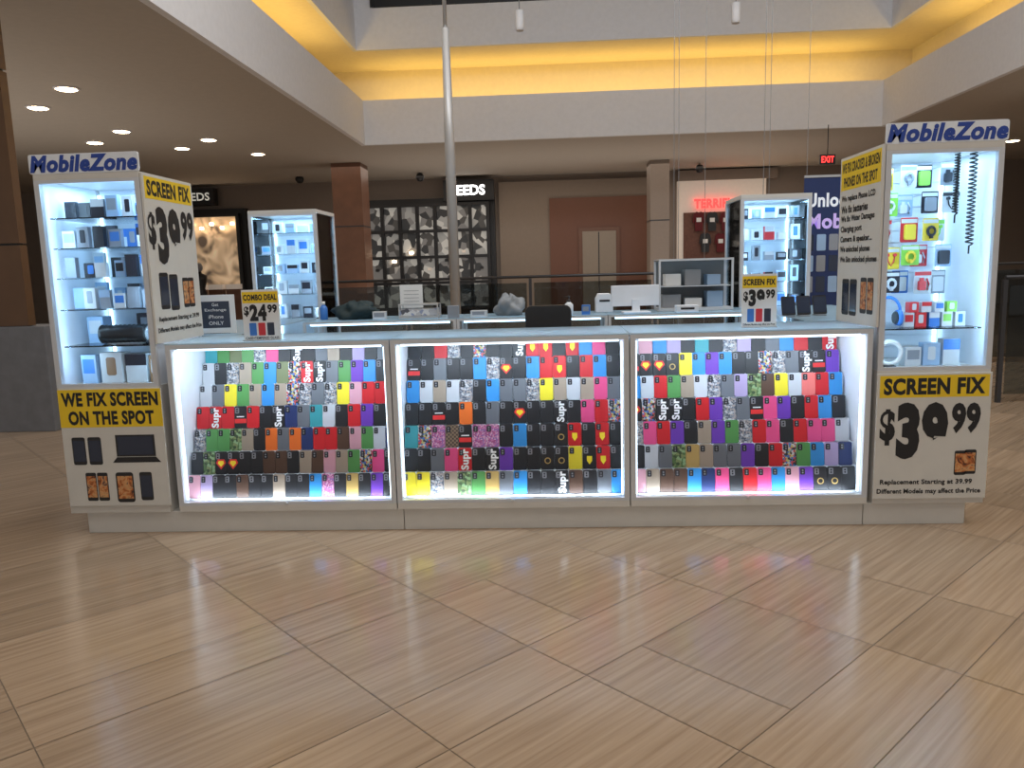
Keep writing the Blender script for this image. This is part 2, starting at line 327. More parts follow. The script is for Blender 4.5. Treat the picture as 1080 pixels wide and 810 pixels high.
for ci in range(3):
    x0,x1=XS[ci],XS[ci+1]; cn=CN[ci]
    t=thing('display_showcase',cn+' lit glass showcase with seven rows of phone cases','showcase',((x0+x1)/2,4.335,.12),0,'glass showcases along the kiosk front')
    x0+=.003; x1-=.003
    bx('base_panel',WHITE,t,x0,x1,YA,YB,.12,.155,bevel=.002)
    mb=MB(); mb.box(x0,x0+.028,YA,YA+.03,.155,ZT-.03); mb.box(x1-.028,x1,YA,YA+.03,.155,ZT-.03); mb.box(x0,x1,YA,YA+.03,ZT-.03,ZT-.006); mb.box(x0,x1,YB-.03,YB,ZT-.03,ZT-.006)
    mb.box(x0+.028,x1-.028,YA,YA+.03,.155,.172)
    mb.build('front_frame',FRAME,t,world=True)
    for a in (x0,x1-.01): bx('side_panel',WHITE2,t,a,a+.01,YA+.03,YB,.155,ZT-.03)
    bx('back_panel',WHITE2,t,x0+.01,x1-.01,YB-.02,YB,.155,ZT-.03)
    bx('top_glass',TOPG,t,x0,x1,YA,YB,ZT-.006,ZT)
    mb=MB(); mb.lathe(0,0,[(.008,0),(.008,.02)],10)
    k=mb.build('lock',ALU,t); k.rotation_euler=(R(90),0,0); k.location=((.0),-.285,.045)
    bx('led_strip',LED,t,x0+.05,x1-.05,YA+.034,YA+.046,ZT-.043,ZT-.03)
    for xx in (x0+.03,x1-.04): bx('led_strip',LED,t,xx,xx+.008,YA+.034,YA+.046,.18,ZT-.045)
    for i in range(7):
        z=.175+.12*i; y=4.13+.06*i
        mb=MB(); mb.box(x0+.012,x1-.012,y-.015,y+.045,z-.012,z); 
        mb.box(x0+.012,x1-.012,y+.036,y+.045,z,z+.108); mb.build('stepped_shelf',WHITE2,t,world=True)
    for r in range(7):
        i=6-r; s=ROWS[cn][r]; n=len(s); z=.1755+.12*i; y=4.133+.06*i
        xa=x0+.0535; xb=x1-.0535-(0 if ci<2 else .012)
        sc=(xb-xa)/(n-1)/.0752
        if sc>1: sc=min(sc,1.09); 
        for j,cde in enumerate(s):
            x=xa+(xb-xa)*j/(n-1)+random.uniform(-.0005,.0005)
            put_case(cde,x,y-.001,z,sc,f'{PC[cde][0]} phone case, {ORD[j]} from left in {RN[r]} row of {cn} showcase',f'phone cases in the {RN[r]} row of the {cn} showcase')
    L=bpy.data.lights.new('showcase_led','AREA'); L.shape='RECTANGLE'; L.size=x1-x0-.15; L.size_y=.02; L.energy=5; L.color=(.72,.86,1)
    lo=bpy.data.objects.new('showcase_led',L); C.objects.link(lo); lo.location=((x0+x1)/2,YA+.06,ZT-.05); lo.rotation_euler=(R(48),0,0)
    L2=bpy.data.lights.new('showcase_led_low','AREA'); L2.shape='RECTANGLE'; L2.size=x1-x0-.15; L2.size_y=.015; L2.energy=1.7; L2.color=(.72,.86,1)
    lo=bpy.data.objects.new('showcase_led_low',L2); C.objects.link(lo); lo.location=((x0+x1)/2,YA+.035,.18); lo.rotation_euler=(R(130),0,0)
# ---- towers
TZ=1.962
def tower(name,label,x0,x1,y0,y1,zb,zt,shelves,inner,power):
    t=thing(name,label,'display tower',((x0+x1)/2,(y0+y1)/2,.12 if y0<5 else 0),0,'glass display towers at the kiosk corners')
    bx('lower_cabinet',WHITE,t,x0,x1,y0,y1,(.12 if y0<5 else 0),zb,bevel=.003)
    for a,b in ((x0,y0),(x1-.028,y0),(x0,y1-.028),(x1-.028,y1-.028)): bx('corner_post',FRAME,t,a,a+.028,b,b+.028,zb,zt-.03)
    bx('top_panel',WHITE,t,x0,x1,y0,y1,zt-.03,zt,bevel=.002)
    mb=MB(); z=zb+.004
    mb.box(x0+.03,x1-.03,y1-.02,y1-.012,zb,zt-.03)
    while z<zt-.08: mb.box(x0+.03,x1-.03,y1-.03,y1-.02,z,z+.06); z+=.066
    mb.build('slatted_back_panel',WHITE2,t,world=True)
    for a in (zb,zt-.048): bx('door_rail',FRAME,t,x0+.028,x1-.028,y0,y0+.02,a,a+.018)
    for xx,sd in ((x0+.008,-1),(x1-.013,1)):
        bx('side_panel' if y0<5 else 'side_glass',WHITE2 if y0<5 else GLASS,t,xx,xx+.005,y0+.028,y1-.028,zb,zt-.03)
    for z in shelves: bx('glass_shelf',GLASS,t,x0+.03,x1-.03,y0+.06,y1-.032,z-.006,z)
    for xx in (x0+.032,x1-.044): bx('led_strip',LEDT,t,xx,xx+.012,y1-.045,y1-.032,zb+.03,zt-.06)
    L=bpy.data.lights.new('tower_led','AREA'); L.shape='RECTANGLE'; L.size=x1-x0-.12; L.size_y=.3; L.energy=power*.8; L.color=(.42,.72,1)
    lo=bpy.data.objects.new('tower_led',L); C.objects.link(lo); lo.location=((x0+x1)/2,(y0+y1)/2,zt-.04)
    for xx in (x0+.045,x1-.045):
        L=bpy.data.lights.new('tower_led_side','AREA'); L.shape='RECTANGLE'; L.size=.015; L.size_y=zt-zb-.15; L.energy=power*.42; L.color=(.42,.72,1)
        lo=bpy.data.objects.new('tower_led_side',L); C.objects.link(lo); lo.location=(xx,y0+.035,(zb+zt)/2); lo.rotation_euler=(R(90),0,R(28 if xx>(x0+x1)/2 else -28))
    return t
SHL=[.84,1.05,1.25,1.42,1.58,1.74]
tower('display_tower','left front glass display tower filled with boxed accessories',-2.70,-2.13,4.05,4.62,.83,TZ,SHL[1:],1,4.6)
SHR=[.84,1.04]
tower('display_tower','right front glass display tower hung with colourful packaged accessories',1.68,2.25,4.05,4.62,.83,TZ,SHR[1:],-1,4.2)
SHB=[.84,1.05,1.25,1.42,1.58,1.75]
tower('display_tower','back left glass display tower with small boxes on shelves',-2.44,-1.88,6.3,6.85,.83,1.93,SHB[1:],1,6)
tower('display_tower','back right glass display tower with boxes and red packs',1.51,2.06,6.3,6.85,.83,1.93,SHB[1:],-1,6)
# ---- package prototypes
BOXC=[('white',mat('box white',(.62,.65,.68),.4)),('grey',mat('box grey',(.28,.31,.36),.4)),('black',mat('box black',(.02,.02,.03),.35)),('blue',mat('box blue',(.05,.2,.6),.4)),('red',mat('box red',(.65,.04,.05),.4)),
 ('yellow',mat('box yellow',(.8,.6,.05),.4)),('green',mat('box green',(.25,.6,.08),.4)),('brown',mat('box brown',(.3,.17,.09),.4)),('pale blue',mat('box pale',(.35,.5,.7),.4)),('pink',mat('box pink',(.8,.3,.45),.4))]
BC=dict(BOXC)
def pack_box(col,x,y,z,w,h,d,label,lc='grey',group=None,kind=0):
    t=thing('accessory_box',label,'box',(x,y,z),random.uniform(-.12,.12),group)
    MB().box(-w/2,w/2,-d/2,d/2,0,h).build('carton',BC[col],t,bevel=.002)
    mb=MB()
    if kind%3==0: mb.box(-w*.38,w*.38,-d/2-.0012,-d/2,h*.35,h*.85)
    elif kind%3==1: mb.rrect(0,h*.25,w*.45,h*.6,w*.1,-d/2-.0012,-d/2)
    else: mb.box(-w*.5,w*.5,-d/2-.0012,-d/2,h*.6,h)
    mb.build('front_label',BC[lc],t)
def hang_pack(col,x,y,z,w,h,label,lc='black',group=None,kind='oval'):
    t=thing('hanging_package',label,'package',(x,y,z),0,group)
    mb=MB(); mb.rrect(0,0,w,h,.006,0,.002); mb.mi=1; mb.box(-w*.46,w*.46,-.0012,0,h*.78,h*.94); mb.build('backing_card',[BC[col],BC['white'] if col!='white' else BC[lc]],t)
    mb=MB()
    if kind=='coil':
        mb.tube([(w*.26*math.cos(a*.5236),-.008,h*.42+w*.3*math.sin(a*.5236)) for a in range(12)],.005,8,True)
        mb.tube([(w*.2*math.cos(a*.5236),-.012,h*.42+w*.23*math.sin(a*.5236)) for a in range(12)],.004,8,True); mb.box(-.006,.006,-.02,0,h*.1,h*.3)
    elif kind=='plug': mb.rrect(-w*.1,h*.15,w*.4,h*.4,.008,-.022,0); mb.box(-w*.2,w*.0,-.014,0,h*.55,h*.68); mb.tube([(w*.25,-.006,h*.15),(w*.33,-.006,h*.4),(w*.2,-.006,h*.65)],.004,6)
    elif kind=='buds':
        mb.tube([(-w*.2,-.006,h*.6),(-w*.15,-.008,h*.35),(0,-.008,h*.15),(w*.15,-.008,h*.35),(w*.2,-.006,h*.6)],.0035,6)
        for s in (-1,1): mb.rrect(s*w*.2,h*.58,.016,.018,.007,-.016,0)
    else: mb.rrect(0,h*.1,w*.62,h*.62,.008,-.02,0)
    mb.build('product',BC[lc],t)
    MB().tube([(0,.0,h-.012),(0,4.585-y,h-.012)],.002,6).build('peg_hook',ALU,t)
def speaker(x,y,z,label):
    t=thing('bluetooth_speaker',label,'speaker',(x,y,z)); mb=MB()
    mb.tube([(-.13+.26*k/20,0,.055) for k in range(21)],[.046 if k%2 else .053 for k in range(21)],18); mb.build('grille_body',BLACK,t)
    for s in (-1,1): MB().tube([(s*.131,0,.055),(s*.14,0,.055)],[.042,.034],18).build('end_cap',GREY,t)
    mb=MB(); mb.box(-.1,.1,-.02,.02,0,.006); mb.build('foot',GREY,t)
def headphones(x,y,z,col,label):
    t=thing('headphones',label,'headphones',(x,y,z)); 
    MB().tube([(.065*math.cos(R(a)),0,.085+.075*math.sin(R(a))) for a in range(0,181,15)],.008,8).build('headband',col,t)
    for s in (-1,1):
        MB().tube([(s*.072,0,.05),(s*.065,0,.05),(s*.045,0,.05)],[.03,.045,.04],14).build('ear_cup',col,t)
        MB().tube([(s*.045,0,.05),(s*.034,0,.05)],[.036,.03],14).build('ear_pad',BLACK,t)
rnd=random.Random(5); TN='left front tower'
SN=['bottom','second','third','fourth','fifth','top']
for k,(c,x,w,h,lc) in enumerate([('pale blue',-2.60,.09,.16,'blue'),('white',-2.47,.13,.17,'brown'),('white',-2.33,.12,.16,'black'),('brown',-2.21,.09,.15,'white')]):
    pack_box(c,x,4.25,.831,w,h,.09,f'{c} headset box with {lc} picture, {ORD[k]} from left at bottom of {TN}',lc,'boxes at the bottom of the left tower',k)
speaker(-2.38,4.22,1.0505,'black ribbed cylindrical speaker on a low shelf of the left front tower')
pack_box('black',-2.31,4.42,1.0505,.18,.16,.06,'large black carton behind the ribbed cylindrical speaker','grey')
pack_box('pale blue',-2.60,4.35,1.0505,.1,.15,.08,'pale blue box left of the black ribbed speaker','white')
for si in range(2,6):
    z=SHL[si]+.0005
    for dep in (0,1):
        n=6
        for j in range(n):
            c=rnd.choice(['white','white','grey','pale blue','pale blue','black','white','blue']); w=rnd.uniform(.058,.072); h=rnd.uniform(.08,.125)+.02*dep
            pack_box(c,-2.63+j*(.42/(n-1))+.015*dep*(1 if j<5 else -1),(4.22 if not dep else 4.46)+rnd.uniform(-.03,.03),z,w,h,.03,f'small {c} box, {ORD[j]} from left in {("front","rear")[dep]} of {SN[si]} shelf of {TN}',rnd.choice(['grey','white','blue','black','pale blue']),'small boxes in the left front tower',j)
RC=[(1.785,.12,['black','yellow','white','black','grey'],['white','black','grey','green','black'],['plug','box','coil','box','plug']),
    (1.645,.115,['white','green','pale blue','black','white'],['red','white','white','grey','black'],['buds','coil','plug','box','buds']),
    (1.50,.12,['green','white','red','yellow','white'],['white','red','yellow','black','green'],['box','plug','box','coil','buds']),
    (1.36,.115,['yellow','yellow','green','red','pale blue'],['black','red','yellow','white','black'],['coil','buds','coil','plug','box']),
    (1.225,.12,['white','black','blue','white','grey'],['black','white','white','red','white'],['coil','coil','box','plug','box'])]
for r,(z,h,cs,ls,kd) in enumerate(RC):
    for j in range(5):
        w=rnd.uniform(.082,.096); hh=h*rnd.uniform(.92,1.1)
        hang_pack(cs[j],1.755+j*.098+rnd.uniform(-.005,.005),(4.34,4.47,4.40,4.45,4.37)[(j+r)%5],z+h-hh-rnd.uniform(0,.015),w,hh,f'{cs[j]} package with {ls[j]} product, {ORD[j]} in {["top","second","third","fourth","fifth"][r]} hanging row of right tower',ls[j],'packages hanging in the right tower',kd[j])
for k,(x_,y_,z0_,z1_,rr_) in enumerate([(2.165,4.17,1.44,1.90,.017),(2.10,4.20,1.60,1.90,.012)]):
    pts=[(rr_*math.cos(a*.7854),rr_*math.sin(a*.7854),-a*(z1_-z0_)/176) for a in range(177)]
    tag(MB().tube(pts+[(0,0,-(z1_-z0_)-.01),(0,0,-(z1_-z0_)-.05)],.0045,6).build('coiled_cable',BLACK),('thick long','thin short')[k]+' black coiled cable hanging at upper right of right tower','cable').location=(x_,y_,TZ-.0355)
headphones(1.79,4.22,1.0405,BC['blue'],'blue over-ear headphones on the middle shelf of the right tower')
for k,(c,l) in enumerate([('white','red'),('red','white'),('blue','white'),('white','green'),('white','blue')]):
    pack_box(c,1.90+.066*k,4.24,1.0405,.055,.075,.05,f'tiny {c} box with {l} label, {ORD[k]} from left on middle shelf of right tower',l,'tiny boxes in the right tower',k)
    if k<4: pack_box(l,1.925+.066*k,4.24,1.116,.05,.055,.045,f'tiny {l} box stacked on top, {ORD[k]} from left in right tower',c,'tiny boxes in the right tower',k+1)
t=thing('ring_light','round white ring light leaning in the bottom of the right tower','ring light',(1.80,4.2,.831))
MB().tube([(.06*math.cos(a*.314),0,.075+.06*math.sin(a*.314)) for a in range(20)],.012,8,True).build('ring',PAPER,t); MB().box(-.03,.03,-.02,.02,0,.006).build('foot',BLACK,t)
for k,(c,l) in enumerate([('white','grey'),('pale blue','white'),('white','blue')]):
    pack_box(c,1.93+.1*k,4.25,.831,.085,.1+.02*k,.07,f'{c} box with {l} label, {ORD[k]} from left at bottom of right tower',l,'boxes at the bottom of the right tower',k)
for nm,xa,xb in (('back left tower',-2.37,-1.95),('back right tower',1.58,1.99)):
    for si in range(1,6):
        n=5
        for j in range(n):
            c=rnd.choice(['white','grey','black','pale blue','white']) if (nm!='back right tower' or j!=2 or si%2) else 'red'
            pack_box(c,xa+(xb-xa)*j/(n-1),6.5,SHB[si]+.0005,rnd.uniform(.06,.09),rnd.uniform(.06,.13),.04,f'{c} box, {ORD[j]} from left on {SN[si]} shelf of {nm}',rnd.choice(['grey','white','blue','black']),'boxes in the '+nm,j)
# ---- signs
def board(name,label,cat,loc,rz,w,h,th=.012,m=CREAM,rim=True):
    S=thing(name,label,cat,loc,rz)
    mb=MB().box(-w/2,w/2,-th,0,0,h); mb.build('board',m,S,bevel=.002)
    return S
def band(S,w,z0,z1,m=YEL,y=-.0128): MB().box(-w/2,w/2,y,-.0119,z0,z1).build('colour_band',m,S)
def pics(S,lst,y=-.0128):
    for cx,z,w,h,k in lst:
        mb=MB()
        if k=='lap':
            mb.mi=0; mb.box(cx-w/2,cx+w/2,y,-.0119,z+h*.22,z+h); mb.prism([(cx-w*.62,z),(cx+w*.62,z),(cx+w*.5,z+h*.2),(cx-w*.5,z+h*.2)],y,-.0119)
            mb.mi=1; mb.box(cx-w*.45,cx+w*.45,y-.0005,y,z+h*.28,z+h*.94)
        else:
            mb.mi=0; mb.rrect(cx,z,w,h,w*.15,y,-.0119); mb.mi=1 if k=='d' else 2; mb.box(cx-w*.42,cx+w*.42,y-.0005,y,z+h*.12,z+h*.88)
        mb.build('printed_device',[BLACK,SCREEN,PICT],S)
yb=4.05
S=board('repair_sign','white and yellow sign about screens fixed on the spot','sign',(-2.405,yb-.001,.165),0,.575,.655)
band(S,.575,.445,.655); text(S,'WE FIX SCREEN',0,.60,.54,.078,BLK,-.0135,.045); text(S,'ON THE SPOT',0,.497,.48,.078,BLK,-.0135,.045)
pics(S,[(-.2,.235,.075,.155,'d'),(-.11,.235,.075,.155,'d'),(.12,.245,.22,.155,'lap'),(-.15,.03,.06,.16,'p'),(-.085,.03,.06,.16,'p'),(.04,.02,.1,.17,'w'),(.16,.03,.07,.16,'d')])
S=board('screen_price_sign','large white and yellow screen price sign below the right tower','sign',(1.965,yb-.001,.15),0,.575,.665)
band(S,.55,.54,.655); text(S,'SCREEN FIX',0,.598,.51,.088,BLK,-.0135,.045); price(S,'39',-.01,.36,.52,.31,-.0135)
pics(S,[(.15,.125,.06,.13,'p'),(.2,.13,.06,.13,'p')])
text(S,'Replacement Starting at 39.99',-.02,.088,.47,.034,BLK,-.0135,.03); text(S,'Different Models may affect the Price',-.005,.038,.53,.034,BLK,-.0135,.03)
S=board('tower_side_sign','tall price panel on the inner side of the left tower','sign',(-2.128,4.335,1.057),R(90),.565,.90)
band(S,.53,.77,.885); text(S,'SCREEN FIX',0,.827,.49,.085,BLK,-.0135,.045); price(S,'39',0,.575,.54,.32,-.0135)
pics(S,[(-.15,.18,.1,.2,'d'),(-.04,.17,.1,.2,'d'),(.1,.18,.07,.17,'p'),(.17,.18,.07,.17,'p')])
text(S,'Replacement Starting at 39.99',0,.125,.48,.034,BLK,-.0135,.03); text(S,'Different Models may affect the Price',0,.065,.52,.034,BLK,-.0135,.03)
S=board('tower_side_sign','tall repair list panel on the inner side of the right tower','sign',(1.677,4.335,1.057),R(-90),.565,.91)
band(S,.53,.73,.895); text(S,'WE FIX CRACKED & BROKEN',0,.85,.50,.055,BLK,-.0135,.035); text(S,'PHONES ON THE SPOT',0,.772,.45,.055,BLK,-.0135,.035)
for k,l in enumerate(['We replace Phone LCD','We fix batteries','We fix Water Damages','Charging port','Camera & speaker...','We unlocked phones','We Sim unlocked phones']): text(S,l,-.25+.0115*len(l),.68-k*.056,.023*len(l),.043,BLK,-.0135,.035)
pics(S,[(-.15,.04,.1,.2,'d'),(-.04,.04,.1,.2,'d'),(.1,.06,.08,.19,'p'),(.19,.06,.08,.19,'p')])
for xc,sd in ((-2.42,'left'),(1.97,'right')):
    S=thing('logo_sign',f'white sign board with blue lettering on top of the {sd} front tower','sign',(xc,4.062,TZ+.001))
    MB().rrect(0,0,.59,.10,.012,-.012,0).build('board',WHITE2,S,bevel=.001)
    text(S,'MobileZone',0,.05,.58,.088,NAVY,-.0135,.05,shear=.2)
def stand_sign(label,x,y,w,h,top,pr,foot,rz):
    S=board('counter_sign',label,'sign',(x,y,ZT+.001),rz,w,h,m=PAPER,th=.006)
    MB().box(-w/2,w/2,-.03,.05,0,.004).build('stand_foot',GLASS,S)
    MB().box(-w*.48,w*.48,-.0066,-.0059,h*.74,h*.96).build('colour_band',YEL,S)
    text(S,top,0,h*.85,w*.9,h*.12,BLK,-.0072,.045); price(S,pr,0,h*.55,w*.92,h*.33,-.0072); 
    text(S,foot,0,h*.05,w*.9,h*.05,BLK,-.0072,.02)
    for k in range(3): MB().rrect(-w*.24+k*w*.24,h*.10,w*.19,h*.25,.004,-.0066,-.0059).build('printed_device',[BC['blue'],BC['red'],SCREEN][k],S)
p=at(277,350,4.15); stand_sign('small counter price sign with yellow combo heading on left showcase',p.x,4.15,.20,.275,'COMBO DEAL','24','CASE+TEMPERED GLASS',R(4))
p=at(800,345,4.25); stand_sign('small counter price sign with yellow screen heading on right showcase',p.x,4.25,.185,.285,'SCREEN FIX','39','Different Models may affect the Price',R(-3))
# ---- side and back counters
def counter(label,x0,x1,y0,y1,led='front'):
    t=thing('glass_counter',label,'counter',((x0+x1)/2,(y0+y1)/2,0))
    bx('base_cabinet',WHITE,t,x0,x1,y0,y1,0,.72,bevel=.003)
    mb=MB()
    for a in (x0,x1-.02):
        for b in (y0,y1-.02): mb.box(a,a+.02,b,b+.02,.72,ZT-.02)
    mb.box(x0,x1,y0,y0+.02,ZT-.02,ZT-.006); mb.box(x0,x1,y1-.02,y1,ZT-.02,ZT-.006); mb.build('counter_frame',FRAME,t,world=True)
    bx('glass_top',TOPG,t,x0,x1,y0,y1,ZT-.006,ZT)
    bx('glass_front',GLASS,t,x0+.02,x1-.02,y0+.005,y0+.01,.72,ZT-.02); bx('glass_back',GLASS,t,x0+.02,x1-.02,y1-.01,y1-.005,.72,ZT-.02)
    bx('glass_shelf',GLASS,t,x0+.02,x1-.02,y0+.08,y1-.02,.88,.885)
    bx('led_strip',LEDT,t,x0+.05,x1-.05,y0+.022,y0+.034,ZT-.035,ZT-.022)
XB=[-1.86,-.7,.42,1.49]
for k in range(3): counter(f'{CN[k]} lit glass counter at the back of the kiosk',XB[k]+.003,XB[k+1]-.003,5.72,6.27)
counter('glass side counter joining the two left towers',-2.68,-1.92,4.63,6.28)
counter('glass side counter joining the two right towers',1.52,2.22,4.63,6.28)
# ---- things on counters
def X6(px,Y=6.0): return at(px,322,Y).x
ZC=ZT+.001
S=board('framed_notice','pale framed notice with dark centre on the left side counter','notice',(at(228,330,4.75).x,4.75,ZC),R(8),.235,.24,th=.01,m=PAPER)
MB().box(-.085,.085,-.0108,-.0099,.035,.2).build('dark_panel',mat('notice dark',(.04,.05,.08),.4),S)
text(S,'Get',0,.18,.04,.02,PAPER,-.0115,.01); text(S,'Exchange',0,.145,.13,.022,PAPER,-.0115,.01); text(S,'iPhone',0,.105,.09,.022,PAPER,-.0115,.01); text(S,'ONLY',0,.065,.09,.022,PAPER,-.0115,.01)
MB().box(-.08,.08,-.01,.06,0,.004).build('stand_foot',GREY,S)
tag(MB().blob(0,0,0,.17,.12,.13,.2,3).build('jacket',mat('dark teal cloth',(.012,.03,.035),.7),loc=(0,0,0)),'crumpled dark jacket heaped on the left back counter','jacket').location=(X6(378),5.95,ZC)
tag(MB().blob(0,0,0,.11,.09,.15,.2,8).build('plastic_bag',mat('grey bag',(.22,.24,.26),.35,bump=.4),loc=(0,0,0)),'grey plastic bag standing on the centre back counter','bag').location=(X6(538),5.95,ZC)
t=thing('paper_stand','white paper notice in an upright holder on the back counter','notice',(X6(432),6.1,ZC))
MB().box(-.09,.09,-.004,0,.004,.25).build('paper',PAPER,t); MB().box(-.095,.095,-.04,.04,0,.004).build('stand_foot',GLASS,t)
for k in range(6): MB().box(-.06,.06,-.005,-.0042,.06+k*.028,.064+k*.028).build('printed_line',GREY,t)
t=thing('storage_case','low clear organiser case with metal rim in front of the paper notice','case',(X6(446),5.86,ZC))
mb=MB(); mb.box(-.15,.15,-.08,.08,0,.02); mb.box(-.15,.15,-.08,.08,.1,.11); 
for a in (-.15,.14):
    for b in (-.08,.07): mb.box(a,a+.01,b,b+.01,.02,.1)
mb.build('rim',ALU,t); MB().box(-.14,.14,-.07,.07,.021,.075).build('contents',patmat('mixed parts',[(.5,.5,.52),(.1,.1,.12),(.3,.35,.5),(.7,.7,.7)],scale=30),t)
t=thing('pump_bottle','clear hand sanitiser pump bottle on the back counter','bottle',(X6(600,5.8),5.8,ZC))
MB().lathe(0,0,[(.03,0),(.032,.005),(.032,.075),(.013,.095)]).build('bottle_body',mat('gel',(.7,.75,.8),.1),t); mb=MB(); mb.lathe(0,0,[(.013,.095),(.013,.11),(.004,.112),(.004,.13),(.01,.131),(.01,.14)],12); mb.tube([(0,0,.136),(-.035,0,.132)],.004,6); mb.build('pump',BLACK,t)
t=thing('spray_bottle','small blue bottle on the left back counter','bottle',(X6(343),5.95,ZC))
MB().lathe(0,0,[(.028,0),(.03,.005),(.03,.09),(.012,.115)]).build('bottle_body',BC['blue'],t); MB().lathe(0,0,[(.014,.115),(.014,.14)],12).build('cap',PAPER,t)
t=thing('register_monitor','white point of sale monitor seen from behind','monitor',(X6(668),5.86,ZC),R(6))
MB().box(-.18,.18,0,.025,.05,.205).build('display_housing',WHITE2,t,bevel=.006); mb=MB(); mb.prism([(-.03,0),(.03,0),(.022,.1),(-.022,.1)],-.035,-.005); mb.build('neck',WHITE2,t); MB().box(-.1,.1,-.08,.04,0,.012).build('foot',WHITE2,t,bevel=.004)
t=thing('receipt_printer','white receipt printer beside the monitor','printer',(X6(638),6.12,ZC))
mb=MB(); mb.prism([(-.065,0),(.065,0),(.065,.1),(.045,.14),(-.045,.14),(-.065,.1)],-.09,.09); mb.build('housing',WHITE2,t,bevel=.004); MB().box(-.04,.04,-.092,-.089,.08,.095).build('paper_slot',BLACK,t)
t=thing('countertop_display_case','glass countertop display case with shelf near back right tower','display case',(X6(733),6.1,ZC))
mb=MB(); mb.box(-.28,.28,-.14,.14,0,.02)
for a in (-.28,.265):
    for b in (-.14,.125): mb.box(a,a+.015,b,b+.015,.02,.375)
mb.box(-.28,.28,-.14,-.125,.375,.39); mb.box(-.28,.28,.125,.14,.375,.39); mb.box(-.28,-.265,-.125,.125,.375,.39); mb.box(.265,.28,-.125,.125,.375,.39); mb.build('case_frame',FRAME,t)
MB().box(-.265,.265,-.12,.125,.18,.186).build('inner_shelf',FRAME,t); MB().box(-.265,.265,.128,.134,.02,.375).build('back_pane',mat('smoky back',(.16,.17,.18),.3),t)
MB().box(-.28,.28,-.125,.125,.376,.382).build('top_glass',TOPG,t)
for (a,b,z,h,m) in ((-.24,-.1,.021,.1,GREY),(-.07,.06,.021,.07,PAPER),(.1,.22,.021,.12,BC['pale blue']),(-.22,-.1,.187,.09,PAPER),(-.07,.05,.187,.12,GREY),(.1,.2,.187,.08,BC['pale blue'])): MB().box(a,b,-.06,.08,z,z+h).build('displayed_box',m,t,bevel=.004)
t=thing('cash_drawer','small white box with dark slot in front of the glass countertop case','cash drawer',(X6(724,5.80),5.80,ZC))
MB().box(-.08,.08,-.05,.05,0,.05).build('housing',WHITE2,t,bevel=.004); MB().box(-.05,.05,-.051,-.0495,.02,.035).build('slot',BLACK,t)
for k,(px,c,w,h,lb) in enumerate([(400,'white',.1,.06,'low white carton between the jacket and the paper notice'),(478,'grey',.08,.09,'small grey carton behind the tall pole'),(505,'white',.12,.05,'flat white carton left of the grey plastic bag'),(618,'blue',.06,.07,'small blue carton left of the receipt printer')]):
    pack_box(c,X6(px,5.8),5.8,ZC,w,h,.06,lb,'grey')
for k,px in enumerate((832,848,865)):
    t=thing('tablet_stand',f'black tablet leaning on its stand, {ORD[k]} from left on right side counter','tablet',(at(px,330,5.0+.03*k).x,5.0+.03*k,ZC),0,'tablets on the right side counter')
    o=MB().rrect(0,0,.085,.125,.008,-.008,0).build('tablet',BLACK,t); o.location=(0,0,.008); o.rotation_euler=(R(-20),0,0)
    MB().box(-.037,.037,-.0088,-.008,.012,.113).build('screen',SCREEN,o); MB().box(-.03,.03,-.03,.06,0,.006).build('stand_foot',GREY,t)
t=thing('office_chair','black office chair behind the centre showcase','chair',(at(578,325,5.2).x,5.2,0))
MB().rrect(0,.7,.32,.45,.045,.14,.2,4).build('backrest',BLACK,t,bevel=.01); MB().box(-.23,.23,-.22,.22,.56,.63).build('seat',BLACK,t,bevel=.02)
MB().tube([(0,.2,.58),(0,.24,.66),(0,.2,.8)],.02,8).build('back_support',DARKM,t); MB().tube([(0,0,.09),(0,0,.56)],.03,12).build('gas_post',DARKM,t)
for k in range(5):
    a=k*2*math.pi/5; MB().tube([(0,0,.1),(.27*math.cos(a),.27*math.sin(a),.065)],[.025,.015],8).build('leg',DARKM,t)
    MB().tube([(.27*math.cos(a)-.015,.27*math.sin(a),.03),(.27*math.cos(a)+.015,.27*math.sin(a),.03)],.03,12).build('caster',BLACK,t)
# ---- banner
p0=at(847,240,6.95).x; p1=at(915,240,6.95).x; zt=at(870,187,6.95).z; bw=p1-p0
t=thing('roll_up_banner','dark blue roll-up banner with white lettering beside back right tower','banner',((p0+p1)/2,6.95,0))
MB().box(-bw/2,bw/2,0,.004,.06,zt).build('banner_sheet',mat('banner navy',(.012,.025,.09),.5,emit=.08,ecol=(.02,.05,.2)),t); mb=MB(); mb.box(-bw/2,bw/2,-.05,.05,0,.06); mb.box(-bw/2,bw/2,-.006,.01,zt,zt+.02); mb.build('base_cassette',ALU,t)
PB=mat('banner white print',(.85,.9,1),.5,emit=.2); PB2=mat('banner lilac print',(.6,.45,.85),.5,emit=.2)
text(t,'Unlock',-bw*.08,zt-.19,bw*.76,.12,PB,-.002,.03); text(t,'Mobile',-.02*bw,zt-.37,bw*.84,.13,PB2,-.002,.035)
for r in range(3):
    for c in range(5): MB().rrect(-bw*.40+c*bw*.19,zt-.62-r*.18,bw*.14,.14,.01,-.002,0).build('printed_device',[SCREEN,BC['pale blue'],GREY][(r+c)%3],t)
